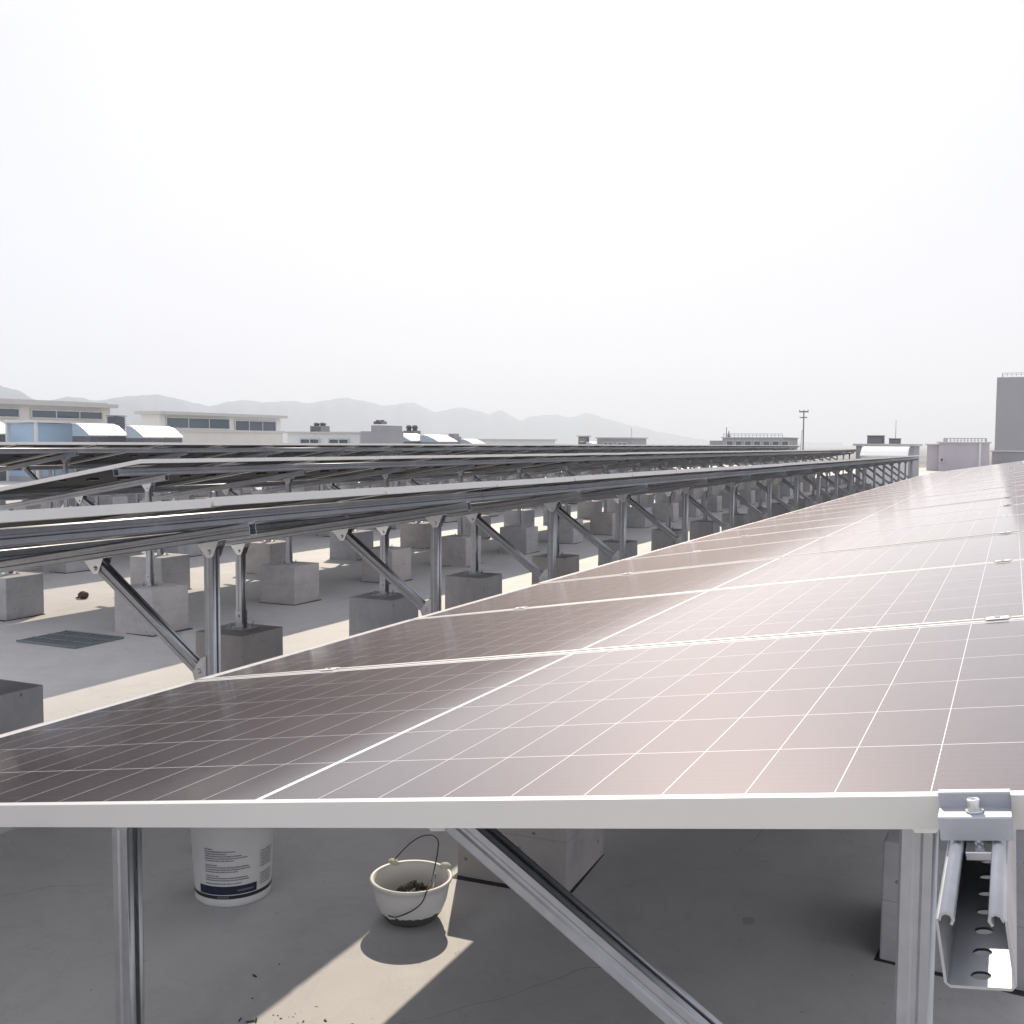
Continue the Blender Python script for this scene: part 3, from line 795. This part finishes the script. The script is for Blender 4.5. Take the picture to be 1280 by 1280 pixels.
# flat low buildings and machines
def body(name,label,cat,m,x0,x1,y0,y1,z0,z1,roof=None,extra=None,group=None):
    r=rt(name,label,cat,((x0+x1)/2,(y0+y1)/2,z0),group)
    hx=(x1-x0)/2;hy=(y1-y0)/2
    part('wall',m,r,[(-hx,hx,-hy,hy,0,z1-z0)])
    if roof: part('roof',roof,r,[(-hx-0.12,hx+0.12,-hy-0.12,hy+0.12,z1-z0,z1-z0+0.09)])
    if extra: extra(r,hx,hy,z1-z0)
    return r
def doorwin(r,hx,hy,h):
    window(r,-hy,-hx*0.6,-hx*0.1,h-0.75,h-0.35,1,axis='y');window(r,-hy,hx*0.2,hx*0.7,h-0.75,h-0.35,1,axis='y')
body('plant_room','long low white plant room in front of the pale hills','building',PALEW,-37.5,-32.6,49.3,55,fl(50),1.98,SLAB,doorwin)
def fan_unit(x,y,z0,z1,w,label,tall=0):
    r=rt('fan_unit',label,'fan unit',(x,y,z0),'rooftop fan units')
    h=z1-z0
    part('cabinet',plain('fan_cabinet',(0.25,0.25,0.27),0.6),r,[(-w/2,w/2,-w/2,w/2,0,h*0.66)])
    bm=bmesh.new()
    for s in (-0.27,0.27):
        cyl(bm,(s*w,0,h*0.66),(s*w,0,h*0.82),w*0.19,w*0.19,14);cyl(bm,(s*w,0,h*0.82),(s*w,0,h),w*0.27,w*0.16,14)
    obj('cowl',bm,DARKM,r)
    part('grille',DARKM,r,[(-w*0.4,w*0.4,-w/2-0.03,-w/2-0.004,h*(0.12+0.12*k),h*(0.18+0.12*k)) for k in range(4)])
fan_unit(-38.4,53.7,2.07,2.66,0.85,'fan unit with two cowls on the long low plant room')
sh=body('stair_house','small grey stair house with a cowl on top, between two skylights','building',GREYW,-30.55,-29.3,46.3,48.5,fl(46),2.07)
part('tower_block',GREYW,sh,[(0.02,0.60,-1.12,1.0,2.2,2.50)])
fan_unit(-29.75,46.9,2.44,2.66,0.5,'cowled fan unit on top of the small grey stair house')
fan_unit(-32.0,53.9,1.55,2.50,0.75,'fan unit with two cowls rising behind the middle skylights')
vb=body('chimney_block','narrow grey chimney block between the two right-hand curved skylights','chimney',GREYW,-31.9,-30.9,57,58,fl(57),1.85)
part('flue',GREYW,vb,[(0.05,0.45,-0.3,0.3,1.98,2.20)])
body('parapet_wall','low far parapet wall right of the smallest curved skylight','wall',PALEW,-37.5,-30.5,71.5,71.9,fl(71),1.66,SLAB)
vv=body('vent_box','square dark vent above the low far skylight','vent',DARKM,-29.65,-29.0,74.4,75.0,fl(74),1.96,SLAB)
part('louvre',GREYW,vv,[(-0.30,0.30,-0.34,-0.305,1.75+0.09*k,1.79+0.09*k) for k in range(4)])
sd=body('far_shed','low far shed with a flat pale roof and a thin aerial','shed',GREYW,-28.6,-25.8,75.6,79,fl(76),1.84,SLAB,doorwin)
bm=bmesh.new();cyl(bm,(1.3,-1.6,2.1),(1.3,-1.6,2.85),0.015,n=6);obj('aerial',bm,DARKM,sd)
def railing(r,x0,x1,y,z,h,n,yb=None):
    bm=bmesh.new()
    for k in range(n+1):
        x=x0+(x1-x0)*k/n;box(bm,x-0.025,x+0.025,y-0.025,y+0.025,z,z+h)
    box(bm,x0,x1,y-0.03,y+0.03,z+h,z+h+0.05);box(bm,x0,x1,y-0.015,y+0.015,z+h*0.5,z+h*0.5+0.03)
    if yb is not None:
        for x in (x0,x1):
            box(bm,x-0.03,x+0.03,y+0.035,yb,z+h,z+h+0.05)
            for k in range(1,4): box(bm,x-0.025,x+0.025,y+(yb-y)*k/3-0.025,y+(yb-y)*k/3+0.025,z,z+h-0.003)
    return obj('railing',bm,RAIL,r)
def rb_extra(r,hx,hy,h):
    railing(r,-hx+0.1,hx-0.1,-hy+0.1,h+0.09,0.32,16)
    part('lower_wing',GREYW,r,[(-hx-1.4,-hx-0.005,-hy+0.2,hy,0,h-0.28)])
    bm=bmesh.new();cyl(bm,(-hx+0.3,-hy+0.5,h+0.1),(-hx+0.3,-hy+0.5,h+1.15),0.04,n=6);cyl(bm,(-hx+0.55,-hy+0.5,h+0.1),(-hx+0.55,-hy+0.5,h+0.75),0.13,0.03,n=8);obj('aerial',bm,DARKM,r)
    for k in range(7): window(r,-hy,-hx+0.5+k*0.95,-hx+1.1+k*0.95,h-0.75,h-0.35,0,axis='y')
body('office_building','distant grey building with a roof railing and aerials, left of the thin mast','building',plain('far_grey_render',(0.42,0.43,0.46),0.85),-27.6,-21.3,110,118,-12,2.05,SLAB,rb_extra)
# mast
mr=rt('lattice_mast','thin tall mast with two crossarms standing alone on the skyline','mast',(-23.3,132.8,-12))
bm=bmesh.new();cyl(bm,(0,0,0),(0,0,17.4),0.13,0.07,n=8);cyl(bm,(-1.1,0.3,0),(-0.15,0,15.2),0.04,0.03,n=6);obj('pole',bm,DARKM,mr)
bm=bmesh.new();box(bm,-0.55,0.55,-0.06,0.06,17.30,17.46);box(bm,-0.48,0.42,-0.06,0.06,16.62,16.74)
for x in (-0.5,0,0.5): cyl(bm,(x,0,17.46),(x,0,17.62),0.05,n=6)
obj('crossarm',bm,DARKM,mr)
# platform with two machine boxes
pf=body('equipment_platform','low grey platform beyond the end skylight carrying two dark boxes','platform',GREYW,-6.0,-3.7,46.7,49.5,fl(47),1.48,SLAB)
def cabinet(x0,x1,z1,label):
    r=rt('machine_cabinet',label,'cabinet',((x0+x1)/2,47.5,1.575));h=z1-1.575;w=(x1-x0)/2
    part('cabinet_body',DARKM,r,[(-w,w,-0.3,0.3,0,h-0.03)]);part('cap',GREYW,r,[(-w-0.03,w+0.03,-0.33,0.33,h-0.03,h)])
    part('louvre',GREYW,r,[(-w*0.85,w*0.85,-0.325,-0.303,0.03+0.05*k,0.05+0.05*k) for k in range(int(h/0.06))])
    return r
cabinet(-5.62,-4.98,1.93,'larger dark machine cabinet on the grey platform')
cc=cabinet(-4.74,-4.32,1.81,'smaller dark machine cabinet with a thin whip aerial')
bm=bmesh.new();cyl(bm,(0.02,0,0.22),(0.02,0,1.0),0.012,0.008,n=6);obj('aerial',bm,DARKM,cc)
# right-hand buildings
def rb2(r,hx,hy,h):
    railing(r,-hx+0.3,hx-0.2,-hy+0.1,h+0.09,0.20,12,hy-0.2)
    part('downpipe',PALEW,r,[(hx-0.55,hx-0.42,-hy-0.10,-hy-0.004,0,h)])
    window(r,-hy,-hx+0.15,-hx+0.3,h-1.2,h-1.0,0,axis='y')
body('rooftop_house','mauve rooftop house with a thin roof railing, left of the tall tower','building',MAUVE,-4.45,-1.45,75.3,79,fl(75),1.62,SLAB,rb2)
body('rooftop_annex','small lower annex at the left side of the mauve rooftop house','building',MAUVE,-5.2,-4.5,75.9,78.5,fl(75),1.48,SLAB)
body('parapet_wall','short grey parapet wall between the mauve rooftop house and the tower','wall',GREYW,-1.3,3.0,79.5,79.8,fl(79),1.05,SLAB)
def tw(r,hx,hy,h):
    railing(r,-hx+0.5,hx-0.3,-hy+0.3,h+0.09,0.32,14,hy-0.3)
body('tower_block','tall plain grey tower with a railing on top at the right edge','building',plain('tower_render',(0.42,0.42,0.46),0.85,var=0.05,scale=0.2),-1.75,5.2,121,128,-12,8.45,None,tw)

# ------------------------------------------------------------------ hills
SIL=[(-51.01, 2.51), (-50.31, 2.38), (-49.43, 1.89), (-48.89, 1.86), (-47.98, 2.08), (-47.43, 2.05), (-46.69, 1.91), (-45.17, 2.17), (-43.71, 2.28), (-43.05, 2.13), (-41.67, 1.83), (-41.2, 1.71), (-40.27, 1.97), (-39.46, 2.07), (-38.45, 1.96), (-37.01, 2.06), (-36.18, 1.94), (-35.14, 2.12), (-34.3, 2.26), (-33.24, 2.1), (-32.18, 1.86), (-30.69, 2.04), (-29.41, 1.54), (-28.12, 1.81), (-27.04, 1.6), (-26.52, 1.43), (-25.96, 1.69), (-25.31, 1.35), (-24.88, 1.1), (-24.23, 1.36), (-22.94, 1.45), (-22.21, 1.28), (-21.22, 1.54), (-20.15, 1.2), (-18.86, 0.86), (-17.16, 0.49), (-15.46, 0.2), (-14.21, 0.03)]
def elev(b):
    if b<=SIL[0][0]: return max(0.6,SIL[0][1]+0.5*math.sin((b-SIL[0][0])*0.35)+0.25*math.sin(b*1.3))
    for (b0,e0),(b1,e1) in zip(SIL,SIL[1:]):
        if b0<=b<=b1:
            t=(b-b0)/(b1-b0);t=t*t*(3-2*t)*0.5+t*0.5;return e0+(e1-e0)*t
    return max(0.02,SIL[-1][1]*(1-(b-SIL[-1][0])/6))
random.seed(2)
bm=bmesh.new();cols=[]
b0=-88.0
bs=[]
while b0<-8: bs.append(b0);b0+=0.16
for b in bs:
    D=1900+max(0,(b+52))*62
    e=elev(b)+0.012*math.sin(b*9)+0.008*math.sin(b*23)
    hz=1.6+math.tan(R(e))*D
    ring=[]
    for q,fz in ((-900,0),(-620,0.22),(-420,0.48),(-200,0.80),(0,1.0),(300,0.6),(800,0)):
        dd=D+q*(1 if q>0 else min(1,hz/160+0.3))
        n=math.sin(b*2.7+q*0.011)*0.5+math.sin(b*6.1-q*0.02)*0.35
        zz=-12.5+(hz+12.5)*fz*(1+(0.16*n if 0<fz<1 else 0))
        ring.append(bm.verts.new((math.sin(R(b))*dd,math.cos(R(b))*dd,zz)))
    cols.append(ring)
for a,b in zip(cols,cols[1:]):
    for k in range(6): bm.faces.new((a[k],b[k],b[k+1],a[k+1]))
hm,nt,N,L,b=mat('wooded_hillside');n=noise(nt,0.012,8,0.7,pos(nt))
L.new(ramp(nt,n,[(0.35,(0.02,0.05,0.10)),(0.65,(0.05,0.10,0.17))]),b.inputs['Base Color']);b.inputs['Roughness'].default_value=0.95
o=obj('hills',bm,hm,smooth=True);tag(o,'pale blue hills fading into haze along the skyline',None,kind='structure')

# ------------------------------------------------------------------ haze, light, sky, camera
bm=bmesh.new();box(bm,-6900,3000,-500,6900,-13.1,260)
hz=bpy.data.materials.new('haze_air');hz.use_nodes=True;nt=hz.node_tree;nt.nodes.clear()
out=nt.nodes.new('ShaderNodeOutputMaterial');pv=nt.nodes.new('ShaderNodeVolumePrincipled')
pv.inputs['Color'].default_value=(0.85,0.91,0.99,1);pv.inputs['Density'].default_value=0.0005;pv.inputs['Anisotropy'].default_value=0.2
nt.links.new(pv.outputs[0],out.inputs['Volume'])
o=obj('haze',bm,hz);tag(o,'thin pale haze in the air',None,kind='stuff')

AZ,EL=23.7,37.5
sun=bpy.data.lights.new('sun','SUN');sun.energy=1.9;sun.angle=R(0.6);sun.color=(1.0,0.87,0.70)
so=bpy.data.objects.new('sun',sun);link(so)
sd_=Vector((-math.sin(R(AZ))*math.cos(R(EL)),math.cos(R(AZ))*math.cos(R(EL)),math.sin(R(EL))))
so.rotation_euler=sd_.to_track_quat('Z','Y').to_euler()
w=bpy.data.worlds.new('World');S.world=w;w.use_nodes=True;nt=w.node_tree
sk=nt.nodes.new('ShaderNodeTexSky');sk.sky_type='NISHITA';sk.sun_disc=False
sk.sun_elevation=R(EL);sk.sun_rotation=R(-AZ)
sk.air_density=1.0;sk.dust_density=2.0;sk.ozone_density=2.0;sk.altitude=0
# hazy sky: the clear-sky model veiled by bright thin overcast with an aureole round the sun
tc=nt.nodes.new('ShaderNodeTexCoord')
dp=nt.nodes.new('ShaderNodeVectorMath');dp.operation='DOT_PRODUCT';nt.links.new(tc.outputs['Generated'],dp.inputs[0]);dp.inputs[1].default_value=sd_
au=M(nt,'POWER',M(nt,'MAXIMUM',dp.outputs['Value'],0.0),5.0)
cl=M(nt,'MULTIPLY',M(nt,'SUBTRACT',noise(nt,2.2,5,0.55,tc.outputs['Generated'],0.4),0.5),0.6)
lv=M(nt,'ADD',M(nt,'ADD',M(nt,'MULTIPLY',au,0.8),3.60),cl)
vs=nt.nodes.new('ShaderNodeVectorMath');vs.operation='SCALE';vs.inputs[0].default_value=(0.975,0.97,1.055);nt.links.new(lv,vs.inputs['Scale'])
mx=mixc(nt,0.94,sk.outputs[0],vs.outputs[0])
nt.links.new(mx,nt.nodes['Background'].inputs[0]);nt.nodes['Background'].inputs[1].default_value=0.10

cam=bpy.data.cameras.new('camera');co=bpy.data.objects.new('camera',cam);link(co);S.camera=co
cam.sensor_fit='HORIZONTAL';cam.sensor_width=36;cam.lens=36*1322.6/1280;cam.clip_end=20000;cam.clip_start=0.05
co.matrix_world=Matrix.Translation((0,0,H))@Matrix.Rotation(0.4413,4,'Z')@Matrix.Rotation(math.pi/2-0.0669,4,'X')@Matrix.Rotation(0.0054,4,'Z')
S.render.engine='CYCLES';S.render.resolution_x=1024;S.render.resolution_y=1024
S.cycles.max_bounces=8;S.cycles.volume_bounces=1
S.view_settings.view_transform='Standard';S.view_settings.look='None';S.view_settings.gamma=1;S.view_settings.exposure=1.25
